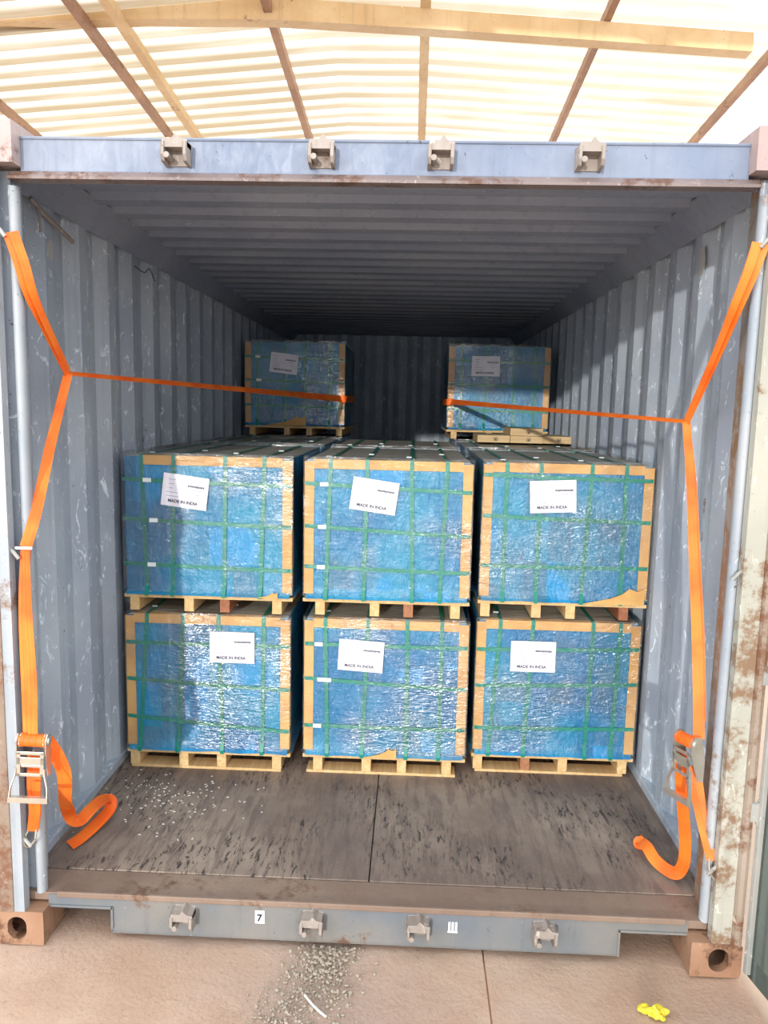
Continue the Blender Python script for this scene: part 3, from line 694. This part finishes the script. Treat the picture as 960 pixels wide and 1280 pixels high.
hook(L, (-1.09, .02, .23), (-1.108, .015, .185))
webbing('loose_tail', [(-1.035, .02, .555), (-1.015, .04, .50), (-1.0, .06, .43), (-1.01, .09, .36), (-1.045, .16, .27), (-1.075, .24, .19), (-1.082, .29, .125), (-1.070, .33, .10), (-1.055, .39, .11), (-1.045, .47, .105), (-1.035, .52, .08), (-1.03, .50, .05), (-1.045, .43, .035), (-1.075, .34, .022), (-1.10, .30, .015)], .0225, L, n=8,
        faces=((.25, -1, .1), (.3, -.3, 1.3)))
# right strap
R_ = empty('ratchet_strap', (1.10, .06, .17), 'orange ratchet strap on the right wall, ratchet seen from its side', 'strap', 'orange ratchet straps')
A, K = (1.098, .025, 2.125), (1.074, .45, 1.611); E2 = (.385, 3.235, 1.688)
webbing('upper_webbing', [A, (1.081, .035, 2.047), (1.065, .08, 1.951), (1.071, .22, 1.821), K], (.024, .015), R_, faces=((-.3, -1, .1), (-.6, -.6, .3)))
webbing('upper_webbing', [(1.086, .021, 2.12), (1.070, .03, 2.044), (1.055, .075, 1.949), (1.063, .215, 1.82), K], (.012, .010), R_, faces=((-.5, -1, .1), (-.6, -.6, .3)))
webbing('cross_webbing', [K]+[tuple(V(K).lerp(V(E2), t)) for t in (.25, .5, .75)]+[E2], (.009, .020), R_, faces=((-.3, -1, .7), (-.05, -1, .1)))
webbing('cross_webbing', [(.388, 3.23, 1.688), (.366, 3.236, 1.687), (.355, 3.29, 1.686), (.355, 4.0, 1.69)], .022, R_, faces=((0, -1, 0), (-1, 0, 0)))
webbing('middle_webbing', [K, (1.078, .38, 1.412), (1.080, .30, 1.148), (1.074, .20, .90), (1.072, .125, .65), (1.067, .105, .60)], (.013, .018), R_, faces=((-.5, -.8, .1), (-.4, -1, .1)))
webbing('middle_webbing', [(1.074, .445, 1.60), (1.089, .38, 1.40), (1.093, .30, 1.14), (1.088, .20, .89), (1.084, .13, .65)], (.010, .012), R_, faces=((-.3, -.8, .1), (-.2, -1, .1)))
ratchet(R_, Matrix.Translation((1.062, .115, .505)) @ Matrix.Rotation(math.radians(-72), 4, 'Z') @ Matrix.Rotation(math.radians(-5), 4, 'Y'))
webbing('hook_webbing', [(1.068, .12, .50), (1.078, .10, .42), (1.092, .07, .32), (1.110, .03, .225)], (.020, .015), R_, faces=((-.3, -1, .1), (-.2, -1, 0)))
webbing('hook_webbing', [(1.058, .11, .44), (1.072, .09, .38), (1.086, .065, .31), (1.104, .025, .23)], (.010, .010), R_, faces=((-.5, -1, .1), (-.4, -1, 0)))
hook(R_, (1.112, .025, .225), (1.125, .015, .17))
webbing('loose_tail', [(1.035, .15, .54), (1.04, .16, .45), (1.055, .17, .36), (1.078, .185, .24), (1.095, .21, .13), (1.098, .235, .07), (1.085, .255, .035), (1.06, .29, .03), (1.035, .33, .04), (1.022, .38, .055), (1.015, .44, .04), (1.020, .46, .02), (1.045, .475, .03)], .021, R_, n=8,
        faces=((-.9, -.6, .1), (-.1, -1.0, .9)))

# ------------------------------------------------------------------ small things on the ground and floor
bm = nb(); random.seed(3)
for k in range(1500):
    t = random.random(); y = .06-.40*t; cx = -.10-.09*t; x = random.gauss(cx, .05+.035*t)
    r = random.choice((.002, .003, .003, .0045, .007))*(.7+.6*random.random())
    q = bmesh.ops.create_icosphere(bm, subdivisions=1, radius=r, matrix=Matrix.Translation((x, y, GZ-.003+r*.4)) @ Matrix.Rotation(random.random()*6, 4, (random.random(), random.random(), .5)) @ Matrix.Diagonal((1, .7+.5*random.random(), .6, 1)))
tag(mk('gravel', bm, M['stone']), 'loose grey gravel spilled on the concrete in front of the container sill', 'gravel', kind='stuff')
bm = nb(); tube(bm, spline([(-.165, -.165, GZ+.004), (-.14, -.20, GZ+.008), (-.115, -.225, GZ+.006), (-.09, -.245, GZ+.004)]), .004, 6)
tag(mk('twig', bm, M['chip'], smooth=True), 'short pale twig lying on the spilled gravel', 'twig')
bm = nb(); random.seed(5)
for k in range(150):
    x = random.gauss(-.88, .17); y = random.gauss(.72, .16)
    if not (-1.15 < x < -.2 and .25 < y < .94): continue
    box(bm, (-.004, -.0015, 0), (.004, .0015, .002), Matrix.Translation((x, y, .001)) @ Matrix.Rotation(random.random()*3, 4, 'Z') @ Matrix.Diagonal((.5+random.random()*.9, 1+random.random(), 1, 1)))
tag(mk('foam_crumbs', bm, M['chip']), 'white crumbs scattered on the dark floor in front of the left stack', 'crumbs', kind='stuff')
bm = nb(); random.seed(11)
for (x, y, r) in ((.870, -.160, .018), (.893, -.172, .022), (.918, -.168, .017), (.905, -.185, .014)):
    q = bmesh.ops.create_icosphere(bm, subdivisions=3, radius=r, matrix=Matrix.Translation((x, y, GZ+r*.55)) @ Matrix.Diagonal((1.1, .8, .7, 1)))
    for v in q['verts']: v.co += (v.co-V((x, y, GZ+r*.5)))*.7*noise.noise(v.co*90)
tag(mk('crumpled_wrapper', bm, M['yellow'], smooth=False), 'crumpled yellow wrapper on the concrete below the right side of the sill', 'wrapper')
